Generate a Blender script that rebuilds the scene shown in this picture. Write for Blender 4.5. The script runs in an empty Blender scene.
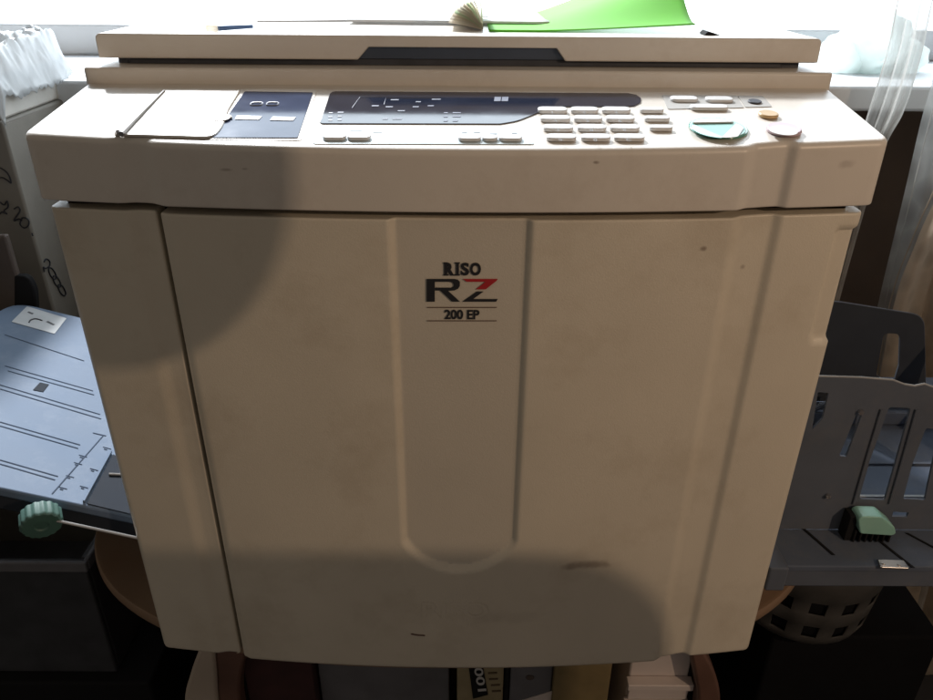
import bpy, bmesh, math, random
from mathutils import Vector, Matrix, noise
random.seed(7)
S = bpy.context.scene
C = S.collection

# ------------------------------------------------------------------ camera
FPX = 754.0
CAM = Vector((0.0063, -0.6261, 0.1936))
R = Vector((0.999976, -0.000424, 0.006921)).normalized()
F = Vector((0.003622, 0.883040, -0.469285)).normalized()
U = R.cross(F).normalized()
R = F.cross(U).normalized()
cd = bpy.data.cameras.new('camera')
cam = bpy.data.objects.new('camera', cd); C.objects.link(cam)
cam.matrix_world = Matrix(((R.x, U.x, -F.x, CAM.x), (R.y, U.y, -F.y, CAM.y), (R.z, U.z, -F.z, CAM.z), (0, 0, 0, 1)))
cd.sensor_width = 36; cd.lens = 36 * FPX / 933.0
cd.clip_start = 0.02; cd.clip_end = 60
S.camera = cam
S.view_settings.view_transform = 'Standard'; S.view_settings.look = 'None'
S.view_settings.exposure = 0.0; S.view_settings.gamma = 1.0

# ------------------------------------------------------------------ world and lamps
w = bpy.data.worlds.new('World'); S.world = w; w.use_nodes = True
bg = w.node_tree.nodes['Background']
bg.inputs[0].default_value = (1.0, 0.87, 0.73, 1); bg.inputs[1].default_value = 0.165

def area(name, loc, target, size, power, col, size_y=None):
    ld = bpy.data.lights.new(name, 'AREA'); ld.energy = power; ld.color = col; ld.size = size
    if size_y: ld.shape = 'RECTANGLE'; ld.size_y = size_y
    o = bpy.data.objects.new(name, ld); C.objects.link(o)
    o.location = loc
    o.rotation_euler = (Vector(target) - Vector(loc)).to_track_quat('-Z', 'Y').to_euler()
    return o
# hazy sun through the window behind, from the back left
SUN_POW, FRONT_POW = 520.0, 6.4
area('window_sun', (-1.7, 3.6, 3.15), (0, .1, .05), 0.40, SUN_POW, (.96, .98, 1.0))
# room light from the front right, behind the photographer
FL = Vector((1.1, -1.05, .52))
area('room_light', FL, (0, 0, -.25), 0.012, FRONT_POW, (1.0, .72, .49))

# ------------------------------------------------------------------ helpers
def at(px, py, n, c):
    """point of the plane n.P = c seen at photo pixel px, py"""
    n = Vector(n); d = F + R * ((px - 466.5) / FPX) - U * ((py - 350) / FPX)
    return CAM + d * ((c - n.dot(CAM)) / n.dot(d))
def atx(px, py, v): return at(px, py, (1, 0, 0), v)
def aty(px, py, v): return at(px, py, (0, 1, 0), v)
def atz(px, py, v): return at(px, py, (0, 0, 1), v)

def mat(name, col, rough=.5, var=.06, scale=30, bump=0, bscale=300, metallic=0, spec=.5, dirt=None, coat=0, sheen=0, extra=None):
    m = bpy.data.materials.new(name); m.use_nodes = True
    nt = m.node_tree; b = nt.nodes['Principled BSDF']
    b.inputs['Roughness'].default_value = rough; b.inputs['Metallic'].default_value = metallic
    b.inputs['Specular IOR Level'].default_value = spec
    if coat: b.inputs['Coat Weight'].default_value = coat; b.inputs['Coat Roughness'].default_value = .1
    tc = nt.nodes.new('ShaderNodeTexCoord')
    nz = nt.nodes.new('ShaderNodeTexNoise'); nz.inputs['Scale'].default_value = scale; nz.inputs['Detail'].default_value = 6
    nt.links.new(tc.outputs['Object'], nz.inputs['Vector'])
    rp = nt.nodes.new('ShaderNodeValToRGB')
    rp.color_ramp.elements[0].position = .3; rp.color_ramp.elements[1].position = .7
    rp.color_ramp.elements[0].color = tuple(c * (1 - var) for c in col) + (1,)
    rp.color_ramp.elements[1].color = tuple(min(1, c * (1 + var)) for c in col) + (1,)
    nt.links.new(nz.outputs['Fac'], rp.inputs['Fac'])
    out = rp.outputs['Color']
    if dirt:
        dcol, damt, dscale = dirt
        n2 = nt.nodes.new('ShaderNodeTexNoise'); n2.inputs['Scale'].default_value = dscale; n2.inputs['Detail'].default_value = 9; n2.inputs['Roughness'].default_value = .7
        nt.links.new(tc.outputs['Object'], n2.inputs['Vector'])
        mr = nt.nodes.new('ShaderNodeMapRange'); mr.inputs['From Min'].default_value = .5; mr.inputs['From Max'].default_value = .85
        mr.inputs['To Max'].default_value = damt
        nt.links.new(n2.outputs['Fac'], mr.inputs['Value'])
        mx = nt.nodes.new('ShaderNodeMix'); mx.data_type = 'RGBA'
        nt.links.new(mr.outputs[0], mx.inputs[0]); nt.links.new(out, mx.inputs[6]); mx.inputs[7].default_value = tuple(dcol) + (1,)
        out = mx.outputs[2]
    nt.links.new(out, b.inputs['Base Color'])
    mr2 = nt.nodes.new('ShaderNodeMapRange'); mr2.inputs['To Min'].default_value = max(0, rough - .07); mr2.inputs['To Max'].default_value = min(1, rough + .07)
    nt.links.new(nz.outputs['Fac'], mr2.inputs['Value']); nt.links.new(mr2.outputs[0], b.inputs['Roughness'])
    if bump:
        n3 = nt.nodes.new('ShaderNodeTexNoise'); n3.inputs['Scale'].default_value = bscale; n3.inputs['Detail'].default_value = 3
        nt.links.new(tc.outputs['Object'], n3.inputs['Vector'])
        bp = nt.nodes.new('ShaderNodeBump'); bp.inputs['Strength'].default_value = bump; bp.inputs['Distance'].default_value = .001
        nt.links.new(n3.outputs['Fac'], bp.inputs['Height']); nt.links.new(bp.outputs[0], b.inputs['Normal'])
    return m

def emis(name, col, s, clear=False):
    m = bpy.data.materials.new(name); m.use_nodes = True; nt = m.node_tree
    nt.nodes.remove(nt.nodes['Principled BSDF']); e = nt.nodes.new('ShaderNodeEmission')
    e.inputs[0].default_value = tuple(col) + (1,); e.inputs[1].default_value = s
    o = e.outputs[0]
    if clear:
        tp = nt.nodes.new('ShaderNodeBsdfTransparent'); ad = nt.nodes.new('ShaderNodeAddShader')
        nt.links.new(o, ad.inputs[0]); nt.links.new(tp.outputs[0], ad.inputs[1]); o = ad.outputs[0]
    nt.links.new(o, nt.nodes['Material Output'].inputs[0]); return m

def stain(m, spots):
    """small worn or dirty spots at fixed places on the plastic: (x, z, rx, rz, amount)"""
    nt = m.node_tree; b = nt.nodes['Principled BSDF']
    src = b.inputs['Base Color'].links[0].from_socket
    geo = nt.nodes.new('ShaderNodeTexCoord'); nz = nt.nodes.new('ShaderNodeTexNoise'); nz.inputs['Scale'].default_value = 60
    nt.links.new(geo.outputs['Object'], nz.inputs['Vector'])
    sep = nt.nodes.new('ShaderNodeSeparateXYZ'); nt.links.new(geo.outputs['Object'], sep.inputs[0])
    for (x, z, rx, rz, amt) in spots:
        def mth(op, a, bb):
            n = nt.nodes.new('ShaderNodeMath'); n.operation = op
            for i, v in enumerate((a, bb)):
                if isinstance(v, (int, float)): n.inputs[i].default_value = v
                elif v is not None: nt.links.new(v, n.inputs[i])
            return n.outputs[0]
        dx = mth('DIVIDE', mth('SUBTRACT', sep.outputs[0], x), rx); dz = mth('DIVIDE', mth('SUBTRACT', sep.outputs[2], z), rz)
        d = mth('SQRT', mth('ADD', mth('MULTIPLY', dx, dx), mth('MULTIPLY', dz, dz)), None)
        d = mth('ADD', d, mth('MULTIPLY', mth('SUBTRACT', nz.outputs['Fac'], .5), 1.6))
        mr = nt.nodes.new('ShaderNodeMapRange'); mr.interpolation_type = 'SMOOTHSTEP'
        mr.inputs['From Min'].default_value = 1.1; mr.inputs['From Max'].default_value = .2; mr.inputs['To Max'].default_value = amt
        nt.links.new(d, mr.inputs['Value'])
        mx = nt.nodes.new('ShaderNodeMix'); mx.data_type = 'RGBA'
        nt.links.new(mr.outputs[0], mx.inputs[0]); nt.links.new(src, mx.inputs[6]); mx.inputs[7].default_value = (.12, .07, .045, 1)
        src = mx.outputs[2]
    nt.links.new(src, b.inputs['Base Color'])

def link(name, me, m, parent=None, smooth=True, bevel=0, seg=2):
    o = bpy.data.objects.new(name, me); C.objects.link(o)
    if m: me.materials.append(m)
    if smooth:
        for p in me.polygons: p.use_smooth = True
    if bevel:
        b = o.modifiers.new('bevel', 'BEVEL'); b.width = bevel; b.segments = seg; b.limit_method = 'ANGLE'; b.angle_limit = math.radians(35)
    if smooth:
        try:
            me.set_sharp_from_angle(angle=math.radians(40))
        except Exception: pass
        wn = o.modifiers.new('wn', 'WEIGHTED_NORMAL'); wn.keep_sharp = True
    if parent: o.parent = parent
    return o
def done(name, bm, m, parent=None, **k):
    bmesh.ops.recalc_face_normals(bm, faces=bm.faces)
    me = bpy.data.meshes.new(name); bm.to_mesh(me); bm.free()
    return link(name, me, m, parent, **k)
def tag(o, label=None, cat=None, group=None, kind=None):
    if label: o['label'] = label
    if cat: o['category'] = cat
    if group: o['group'] = group
    if kind: o['kind'] = kind
    return o
def empty(name, label, cat, group=None):
    o = bpy.data.objects.new(name, None); C.objects.link(o); o.empty_display_size = .05
    return tag(o, label, cat, group)

def prism(bm, pts, vec):
    """closed outline pts extruded by vec"""
    vec = Vector(vec)
    a = [bm.verts.new(p) for p in pts]; b = [bm.verts.new(Vector(p) + vec) for p in pts]
    n = len(a); bm.faces.new(a[::-1]); bm.faces.new(b)
    for i in range(n): bm.faces.new((a[i], a[(i + 1) % n], b[(i + 1) % n], b[i]))
def box(bm, x0, x1, y0, y1, z0, z1):
    prism(bm, [(x0, y0, z0), (x1, y0, z0), (x1, y1, z0), (x0, y1, z0)], (0, 0, z1 - z0))
def tube(bm, pts, r, n=8, r1=None):
    pts = [Vector(p) for p in pts]; rings = []; up = None
    for i, p in enumerate(pts):
        t = (pts[min(i + 1, len(pts) - 1)] - pts[max(i - 1, 0)]).normalized()
        if up is None: up = t.orthogonal().normalized()
        up = (up - t * up.dot(t)).normalized(); s = t.cross(up)
        rr = r if r1 is None else r + (r1 - r) * i / (len(pts) - 1)
        rings.append([bm.verts.new(p + (up * math.cos(a) + s * math.sin(a)) * rr) for a in [2 * math.pi * k / n for k in range(n)]])
    for a, b in zip(rings, rings[1:]):
        for k in range(n): bm.faces.new((a[k], a[(k + 1) % n], b[(k + 1) % n], b[k]))
    bm.faces.new(rings[0][::-1]); bm.faces.new(rings[-1])
def rounded(pts, r, n=5):
    """round the corners of a 3D outline; r may be a list"""
    out = []; N = len(pts); pts = [Vector(p) for p in pts]
    for i in range(N):
        rr = r[i] if isinstance(r, (list, tuple)) else r
        p, a, b = pts[i], pts[i - 1], pts[(i + 1) % N]
        if rr <= 0: out.append(p); continue
        da, db = (a - p), (b - p); k = min(rr, da.length * .48, db.length * .48)
        A = p + da.normalized() * k; B = p + db.normalized() * k
        for j in range(n + 1):
            t = j / n; out.append(A * (1 - t) ** 2 + p * 2 * t * (1 - t) + B * t * t)
    return out
def smooth_curve(pts, n=6):
    pts = [Vector(p) for p in pts]; out = []
    for i in range(len(pts) - 1):
        p0, p1, p2, p3 = pts[max(i - 1, 0)], pts[i], pts[i + 1], pts[min(i + 2, len(pts) - 1)]
        for j in range(n):
            t = j / n
            out.append(.5 * ((2 * p1) + (p2 - p0) * t + (2 * p0 - 5 * p1 + 4 * p2 - p3) * t * t + (3 * p1 - p0 - 3 * p2 + p3) * t ** 3))
    out.append(pts[-1]); return out
def text_mesh(name, s, size, m, parent, origin, ax, ay, width=None, height=None, bold=0.0, thick=.0004, slant=0):
    """flat lettering of given width and height centred on origin, ax = reading direction, ay = up"""
    cu = bpy.data.curves.new(name, 'FONT'); cu.body = s; cu.size = 1; cu.offset = bold; cu.shear = slant
    cu.align_x = 'LEFT'; cu.resolution_u = 4
    to = bpy.data.objects.new('t', cu); C.objects.link(to)
    dg = bpy.context.evaluated_depsgraph_get(); dg.update()
    me = bpy.data.meshes.new_from_object(to.evaluated_get(dg)); bpy.data.objects.remove(to)
    xs = [v.co.x for v in me.vertices]; ys = [v.co.y for v in me.vertices]
    x0, x1, y0, y1 = min(xs), max(xs), min(ys), max(ys)
    sy = height / (y1 - y0); sx = width / (x1 - x0) if width else sy
    ax = Vector(ax).normalized(); ay = Vector(ay).normalized(); n = ax.cross(ay)
    for v in me.vertices:
        v.co = Vector(origin) + ax * ((v.co.x - (x0 + x1) / 2) * sx) + ay * ((v.co.y - (y0 + y1) / 2) * sy) + n * thick
    return link(name, me, m, parent, smooth=False)
def sstep(a, b, x):
    t = max(0, min(1, (x - a) / (b - a))); return t * t * (3 - 2 * t)

# ------------------------------------------------------------------ materials
BEIGE = (.64, .585, .485)
m_body = mat('aged_beige_plastic', BEIGE, .42, .035, 9, bump=.22, bscale=700, dirt=((.30, .22, .13), .45, 7))
m_door = mat('aged_beige_door_plastic', BEIGE, .42, .035, 9, bump=.22, bscale=700, dirt=((.30, .22, .13), .45, 7))
stain(m_door, [(.137, -.385, .028, .007, .5), (.21, -.03, .004, .003, .6), (.25, -.05, .003, .003, .4), (.05, -.46, .05, .012, .10)])
m_cover = mat('aged_beige_cover_plastic', (.66, .615, .555), .36, .03, 9, bump=.10, bscale=900, dirt=((.33, .25, .18), .3, 17))
stain(m_cover, [(-.185, .036, .006, .0016, .4), (-.17, .037, .003, .0012, .35), (.32, .04, .008, .004, .25), (.11, .045, .003, .0016, .6)])
m_chassis = mat('dark_brown_chassis', (.022, .014, .010), .8, spec=.1)
m_back = mat('beige_rear_housing', (.5, .45, .38), .5, bump=.1)
m_key = mat('grey_white_key_plastic', (.62, .62, .62), .4, .02)
m_keyline = mat('key_edge_grey', (.25, .25, .26), .5)
m_plate = mat('pale_blue_key_plate', (.55, .64, .68), .4, .02)
m_disp = mat('navy_display_film', (.02, .025, .045), .08, .1, 40, spec=.5)
m_lcd = mat('lcd_glass', (.05, .068, .125), .1, .1, 30, spec=.16)
m_lcdmark = mat('lcd_segments', (.20, .22, .29), .4, .05)
m_mark = mat('panel_print_pale', (.16, .18, .25), .5)
m_markdark = mat('panel_print_grey', (.22, .24, .26), .6)
m_green = mat('green_start_button', (.10, .36, .30), .2, .05, coat=.6)
m_orange = mat('amber_button', (.50, .33, .15), .35, .05)
m_pink = mat('mauve_button', (.48, .36, .40), .35, .05)
m_dark = mat('dark_lid_handle', (.05, .066, .10), .4, .1)
m_gasket = mat('dark_lid_pad', (.05, .055, .07), .6, .2, 50)
m_steel = mat('brushed_steel', (.55, .53, .52), .3, .05, metallic=.9)
m_black = mat('emblem_black', (.018, .018, .022), .45)
m_red = mat('emblem_red', (.42, .02, .025), .45)
m_line = mat('badge_line_brown', (.10, .05, .035), .5)
m_feed = mat('blue_grey_tray_plastic', (.115, .16, .235), .66, .06, 12, spec=.25, bump=.05, bscale=500, dirt=((.3, .33, .38), .3, 20))
m_feedline = mat('tray_groove_line', (.07, .09, .13), 1.0, spec=0)
m_feedside = mat('dark_tray_edge', (.03, .035, .045), .8, spec=.1)
m_recv = mat('charcoal_tray_plastic', spec=.2, col=(.10, .115, .145), rough=.7, var=.08, scale=20, bump=.08, bscale=500, dirt=((.2, .18, .16), .3, 25))
m_recvbase = mat('slate_tray_base', spec=.2, col=(.095, .115, .155), rough=.75, var=.08, scale=20, bump=.08, bscale=500, dirt=((.22, .2, .18), .35, 25))
m_recvedge = mat('worn_pale_plastic_edge', (.30, .31, .32), .5, .1)
m_knob = mat('sea_green_knob_plastic', (.05, .115, .10), .55, .1, 40)
m_clip = mat('mint_green_clip_plastic', (.27, .50, .42), .4, .06, 40)
m_sticker = mat('white_sticker', (.42, .44, .46), .5, .05, 60)
m_ink = mat('sticker_ink', (.06, .06, .07), .6)
m_wood = mat('honey_wood_table', (.26, .17, .11), .45, .12, 6, dirt=((.22, .10, .04), .5, 9))
m_woodedge = mat('wood_table_edge', (.30, .16, .08), .5, .1, 10)
m_leg = mat('reddish_brown_wood_leg', (.14, .075, .055), .5, .2, 14)
m_paleleg = mat('pale_painted_leg', (.45, .38, .31), .5, .08, 14)
m_floor = mat('dark_floor', (.022, .021, .023), .8, .3, 8)
m_wall = mat('plaster_wall', (.12, .085, .065), .8, .12, 7, bump=.2, bscale=80)
m_sill = mat('white_painted_sill', (.62, .64, .66), .5, .04, 12)
m_carton = mat('grey_white_carton', (.21, .195, .17), .75, .08, 18, bump=.2, bscale=200)
m_marker = mat('black_marker_ink', (.02, .022, .03), .6)
m_brownbox = mat('dark_brown_carton', (.085, .065, .055), .7, .15, 20)
m_blackp = mat('black_rubber', (.012, .012, .013), .8, spec=.15)
m_film = mat('crumpled_plastic_film', (.62, .64, .65), .22, .1, 25, bump=.6, bscale=40, spec=.6)
m_wrap = mat('ream_wrapper', (.58, .56, .52), .45, .06, 25, bump=.2, bscale=90)
m_paper = mat('white_paper', (.78, .78, .78), .7, .03, 20)
m_greenp = mat('bright_green_paper', (.20, .62, .06), .6, .05, 20)
m_bundle = mat('pale_plush', (.82, .86, .85), .9, .12, 22, bump=.8, bscale=110)
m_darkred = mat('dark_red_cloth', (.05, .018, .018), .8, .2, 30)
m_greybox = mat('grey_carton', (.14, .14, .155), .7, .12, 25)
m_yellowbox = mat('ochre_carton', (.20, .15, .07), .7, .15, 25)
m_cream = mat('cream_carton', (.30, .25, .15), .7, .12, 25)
m_whitepl = mat('pale_cabinet_plastic', (.62, .55, .52), .5, .06, 20)
m_basket = mat('dim_grey_basket', (.06, .057, .053), .6, .1, 30)
m_crate = mat('dark_grey_crate', (.04, .042, .048), .6, .2, 30)

# paper translucency
def translucent(m_, t_, f_):
    nt = m_.node_tree; b = nt.nodes['Principled BSDF']; tr = nt.nodes.new('ShaderNodeBsdfTranslucent'); tr.inputs[0].default_value = t_ + (1,)
    ms = nt.nodes.new('ShaderNodeMixShader'); ms.inputs[0].default_value = f_
    nt.links.new(b.outputs[0], ms.inputs[1]); nt.links.new(tr.outputs[0], ms.inputs[2]); nt.links.new(ms.outputs[0], nt.nodes['Material Output'].inputs[0])
translucent(m_greenp, (.35, .9, .08), .35); translucent(m_paper, (.8, .8, .8), .35); translucent(m_bundle, (.92, .96, .95), .7); translucent(m_film, (.8, .82, .84), .4)
# tulle
def tulle(name, col, alpha, scale=18):
    m = bpy.data.materials.new(name); m.use_nodes = True; nt = m.node_tree
    b = nt.nodes['Principled BSDF']; b.inputs['Roughness'].default_value = .8; b.inputs['Base Color'].default_value = tuple(col) + (1,)
    tl = nt.nodes.new('ShaderNodeBsdfTranslucent'); tl.inputs[0].default_value = tuple(col) + (1,)
    tp = nt.nodes.new('ShaderNodeBsdfTransparent')
    m1 = nt.nodes.new('ShaderNodeMixShader'); m1.inputs[0].default_value = .5
    nt.links.new(b.outputs[0], m1.inputs[1]); nt.links.new(tl.outputs[0], m1.inputs[2])
    tc = nt.nodes.new('ShaderNodeTexCoord'); nz = nt.nodes.new('ShaderNodeTexVoronoi'); nz.inputs['Scale'].default_value = scale
    nt.links.new(tc.outputs['Object'], nz.inputs['Vector'])
    mr = nt.nodes.new('ShaderNodeMapRange'); mr.inputs['From Min'].default_value = .25; mr.inputs['From Max'].default_value = .6
    mr.inputs['To Min'].default_value = alpha - .12; mr.inputs['To Max'].default_value = alpha + .16
    nt.links.new(nz.outputs['Distance'], mr.inputs['Value'])
    m2 = nt.nodes.new('ShaderNodeMixShader'); nt.links.new(mr.outputs[0], m2.inputs[0])
    nt.links.new(tp.outputs[0], m2.inputs[1]); nt.links.new(m1.outputs[0], m2.inputs[2])
    nt.links.new(m2.outputs[0], nt.nodes['Material Output'].inputs[0]); return m
m_tulle = tulle('sheer_tulle', (.56, .56, .54), .58)
m_tulle2 = tulle('embroidered_tulle', (.50, .42, .33), .82, 26)

# ------------------------------------------------------------------ setting
ZF = -1.28
bm = bmesh.new(); box(bm, -4, 4, -4, 1.05, ZF - .1, ZF); tag(done('floor', bm, m_floor, smooth=False), kind='structure')
WY = .98; SILL = -.008
bm = bmesh.new(); box(bm, -3, 3, WY, WY + .2, ZF, SILL - .05); box(bm, -3, -1.75, WY, WY + .2, SILL - .05, 2.0); box(bm, 1.85, 3, WY, WY + .2, SILL - .05, 2.0); box(bm, -1.75, 1.85, WY, WY + .2, 1.55, 2.0)
tag(done('back_wall', bm, m_wall, smooth=False), kind='structure')
bm = bmesh.new(); box(bm, -1.9, 2.0, .72, 1.1, SILL - .042, SILL)
tag(done('window_sill', bm, m_sill, bevel=.006), kind='structure')
win = empty('window', 'large bright window overexposed with daylight behind the machine', 'window'); win.location = (0, 1.1, SILL)
bm = bmesh.new(); X0, X1, Z1 = -1.75, 1.85, 1.55
for a, b_, c, d in ((X0, X0 + .07, SILL, Z1), (X1 - .07, X1, SILL, Z1), (X0 + .07, X1 - .07, SILL, SILL + .06), (X0 + .07, X1 - .07, Z1 - .07, Z1)):
    box(bm, a, b_, 1.06, 1.12, c, d)
fr = done('window_frame', bm, m_sill, win, bevel=.004); fr.matrix_parent_inverse = Matrix.Translation(-win.location)
bm = bmesh.new(); box(bm, X0 + .06, X1 - .06, 1.135, 1.14, SILL + .03, Z1 - .05)
pn = done('window_pane', bm, emis('daylit_pane', (.80, .91, 1.0), 2.1, True), win, smooth=False); pn.matrix_parent_inverse = Matrix.Translation(-win.location)

# ------------------------------------------------------------------ the duplicator
duplicator = empty('duplicator', 'large aged beige office duplicator with control panel and side trays on the round table', 'duplicator')
DUP = duplicator
W = .35; BOW = .0245; HB = -.5446

def groove(x):
    l = sstep(-.284, -.268, x) * (1 - sstep(-.256, -.240, x))
    r = sstep(.230, .243, x) * (1 - sstep(.268, .277, x))
    step = -.0035 * sstep(-.262, -.240, x) * (1 - sstep(.232, .27, x))
    return .0038 * l + .0048 * r + step
def yfront(x, w=W, y0=0.0): return y0 - BOW * (1 - min(1, (x / w) ** 2)) + groove(x) * min(1, (w - abs(x)) / .02 if abs(x) < w else 0)

def plan_path(xa, xb, ra, rb, yback, w=W, y0=0.0, dx=.002):
    """front profile from xa to xb with rounded ends running back to yback; returns points and outward normals"""
    pts = []
    n = 8
    ya = yfront(xa + ra, w, y0); yb = yfront(xb - rb, w, y0)
    for k in range(5): pts.append((xa, yback + (ya + ra - yback) * k / 5))
    for k in range(n + 1):
        a = math.pi + (math.pi / 2) * k / n
        pts.append((xa + ra + ra * math.cos(a), ya + ra + ra * math.sin(a)))
    x = xa + ra + dx
    while x < xb - rb - dx * .5:
        pts.append((x, yfront(x, w, y0))); x += dx
    for k in range(n + 1):
        a = 1.5 * math.pi + (math.pi / 2) * k / n
        pts.append((xb - rb + rb * math.cos(a), yb + rb + rb * math.sin(a)))
    for k in range(1, 6): pts.append((xb, yb + rb + (yback - yb - rb) * k / 5))
    nm = []
    for i in range(len(pts)):
        a = pts[max(i - 1, 0)]; b = pts[min(i + 1, len(pts) - 1)]
        t = Vector((b[0] - a[0], b[1] - a[1])); t.normalize() if t.length else None
        nm.append((t.y, -t.x))
    return pts, nm
def shell(name, path, zb, zt, rb, rt, m, parent, disp=None, rows=120):
    pts, nm = path; bm = bmesh.new()
    specs = []
    for k in range(5):
        a = math.pi / 2 * k / 4; specs.append((0, rb * (1 - math.sin(a)), rb * (1 - math.cos(a))))   # (which end, inset, dz)
    specs = [('b', rb * (1 - math.sin(math.pi / 2 * k / 4)), rb * (1 - math.cos(math.pi / 2 * k / 4))) for k in range(5)]
    specs += [('m', 0, k / rows) for k in range(1, rows)]
    specs += [('t', rt * (1 - math.cos(math.pi / 2 * k / 5)), rt * (1 - math.sin(math.pi / 2 * k / 5))) for k in range(6)]
    grid = []
    for kind, ins, v in specs:
        row = []
        for (x, y), (nx, ny) in zip(pts, nm):
            px, py = x - nx * ins, y - ny * ins
            Zb, Zt = zb, (zt(px, py) if callable(zt) else zt)
            z = Zb + v if kind == 'b' else Zt - v if kind == 't' else (Zb + rb) + (Zt - rt - Zb - rb) * v
            if disp:
                d = disp(x, y, z); px -= nx * d; py -= ny * d
            row.append(bm.verts.new((px, py, z)))
        grid.append(row)
    n = len(pts)
    for a, b in zip(grid, grid[1:]):
        for i in range(n - 1): bm.faces.new((a[i], a[i + 1], b[i + 1], b[i]))
    bm.faces.new(grid[0][::-1]); bm.faces.new(grid[-1])
    bm.faces.new([r[0] for r in grid] + [r[-1] for r in grid[::-1]])
    return done(name, bm, m, parent)

# housing behind the covers
bm = bmesh.new(); prism(bm, rounded([(-.345, .05, -.54), (.345, .05, -.54), (.345, .60, -.54), (-.345, .60, -.54)], .01), (0, 0, .60))
done('rear_housing', bm, m_back, DUP)
bm = bmesh.new(); box(bm, -.338, .338, .012, .049, -.535, .02); done('inner_frame', bm, m_chassis, DUP, smooth=False)
for sx in (-1, 1):
    bm = bmesh.new(); tube(bm, [(sx * .3395, .0145, -.0), (sx * .3395, .0145, .0035)], .006, 12); done('hinge_pin', bm, m_steel, DUP)

ZT = -.0035
shell('side_panel', plan_path(-.35, -.2545, .010, .002, .045), HB, ZT, .006, .002, m_body, DUP, rows=40)
CX = .003
def door_disp(x, y, z):
    ax = abs(x - CX)
    d = ax - .0605 if z > -.352 else math.hypot(ax, z + .327) - .0655
    e = .0055 * (1 - sstep(-.0065, .0005, d))
    # grip recess down the right edge
    if x > .31:
        dd = max(.3265 - x, -.128 - z, z + .016)
        if z < -.118: dd = max(dd, .016 - ((.016) if False else .016) + (math.hypot(max(0, .342 - x), z + .118) - .0145))
        e += .0035 * (1 - sstep(-.003, .0005, dd))
    # faint ripple of a moulded panel
    e += .00025 * noise.noise(Vector((x * 9, 0, z * 7)))
    return e
door = shell('front_door', plan_path(-.2495, .35, .002, .010, .045), HB, ZT, .006, .002, m_door, DUP, disp=door_disp, rows=150)

m_inset = mat('greyer_inset_plastic', (.585, .54, .46), .42, .03, 9, bump=.22, bscale=700)
door.data.materials.append(m_inset)
for p_ in door.data.polygons:
    c_ = p_.center
    if c_.y < .0 and (abs(c_.x - CX) < .0535 if c_.z > -.352 else math.hypot(c_.x - CX, c_.z + .327) < .0585) and c_.z < -.006: p_.material_index = 1
# badge lettering on the inset
YB = -BOW + .0055 - .0035 - .0006
def badge(px, py): return aty(px, py, YB)
XA, ZA = Vector((1, 0, 0)), Vector((0, 0, 1))
def badge_text(name, s, x0, x1, y0, y1, bold):
    a, b = badge(x0, (y0 + y1) / 2), badge(x1, (y0 + y1) / 2); t, u = badge((x0 + x1) / 2, y0), badge((x0 + x1) / 2, y1)
    text_mesh(name, s, 1, m_black, door, (a + b) / 2, XA, ZA, width=(b - a).length, height=(t - u).length, bold=bold)
for ch, x0_, x1_ in (('R', 444, 454.4), ('I', 455.9, 459.0), ('S', 460.7, 469.2), ('O', 470, 481)):
    badge_text('brand_letter', ch, x0_, x1_, 262.5, 275.5, .07 if ch in 'RI' else .045)
for x, x1_, y in ((443.4, 447.5, 262.9), (443.4, 448.6, 274.9), (454.7, 459.9, 262.9), (454.7, 459.9, 274.9), (451.2, 455.0, 274.9)):
    bm = bmesh.new(); prism(bm, [badge(x, y - .6), badge(x1_, y - .6), badge(x1_, y + .6), badge(x, y + .6)], (0, -.0005, 0)); done('letter_serif', bm, m_black, door, smooth=False)
badge_text('model_lettering', '200 EP', 444.5, 479.5, 309.5, 319.3, .032)
def flat(bm, pix, th=.0006, fn=badge):
    prism(bm, [fn(*p) for p in pix], (0, -th, 0))
k = 1 / 5.183
def E(x, y): return (380 + x * k, 210 + y * k)
bm = bmesh.new()   # slanted R of the emblem: stem, bowl and leg as one outline with a slot
flat(bm, [E(242, 357), E(385, 357), E(404, 361), E(414, 372), E(414, 392), E(405, 407), E(385, 416), E(352, 418), E(414, 474), E(374, 474), E(312, 416), E(285, 416), E(285, 402), E(368, 402), E(380, 397), E(383, 386), E(376, 375), E(362, 371), E(284, 371), E(284, 474), E(242, 474)])
flat(bm, [E(502, 422), E(536, 422), E(482, 461), E(610, 461), E(602, 474), E(428, 474)])
done('emblem_black_letters', bm, m_black, door, smooth=False)
bm = bmesh.new()
flat(bm, [E(430, 357), E(610, 357), E(604, 366), E(548, 410), E(497, 410), E(548, 371), E(450, 371)])
done('emblem_red_stroke', bm, m_red, door, smooth=False)
a, b = aty(422, 610, -BOW - .0034), aty(488, 610, -BOW - .0034)
text_mesh('embossed_lettering', 'RISO', 1, m_door, door, (a + b) / 2, XA, ZA, width=(b - a).length, height=.024, bold=.02, thick=.0004)
for yy in (504.5, 574):
    bm = bmesh.new(); flat(bm, [E(243, yy - 1.8), E(606, yy - 1.8), E(604, yy + 1.8), E(246, yy + 1.8)], .0004); done('badge_rule', bm, m_line, door, smooth=False)
bm = bmesh.new(); a, b = aty(411, 634, -.0285), aty(425, 635.5, -.0285); tube(bm, [a, (a + b) / 2 + Vector((0, 0, -.0006)), b], .0007, 6); done('scuff_mark', bm, m_line, door)

# top cover with sloping control panel
CW = .3555
def ztop(x, y): return .0589 + .148 * y
def plan_cover(): return plan_path(-CW, CW, .012, .012, .128, w=CW, y0=-.0025)
cover = shell('top_cover', plan_cover(), .0035, ztop, .0015, .005, m_cover, DUP, rows=14)

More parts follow.
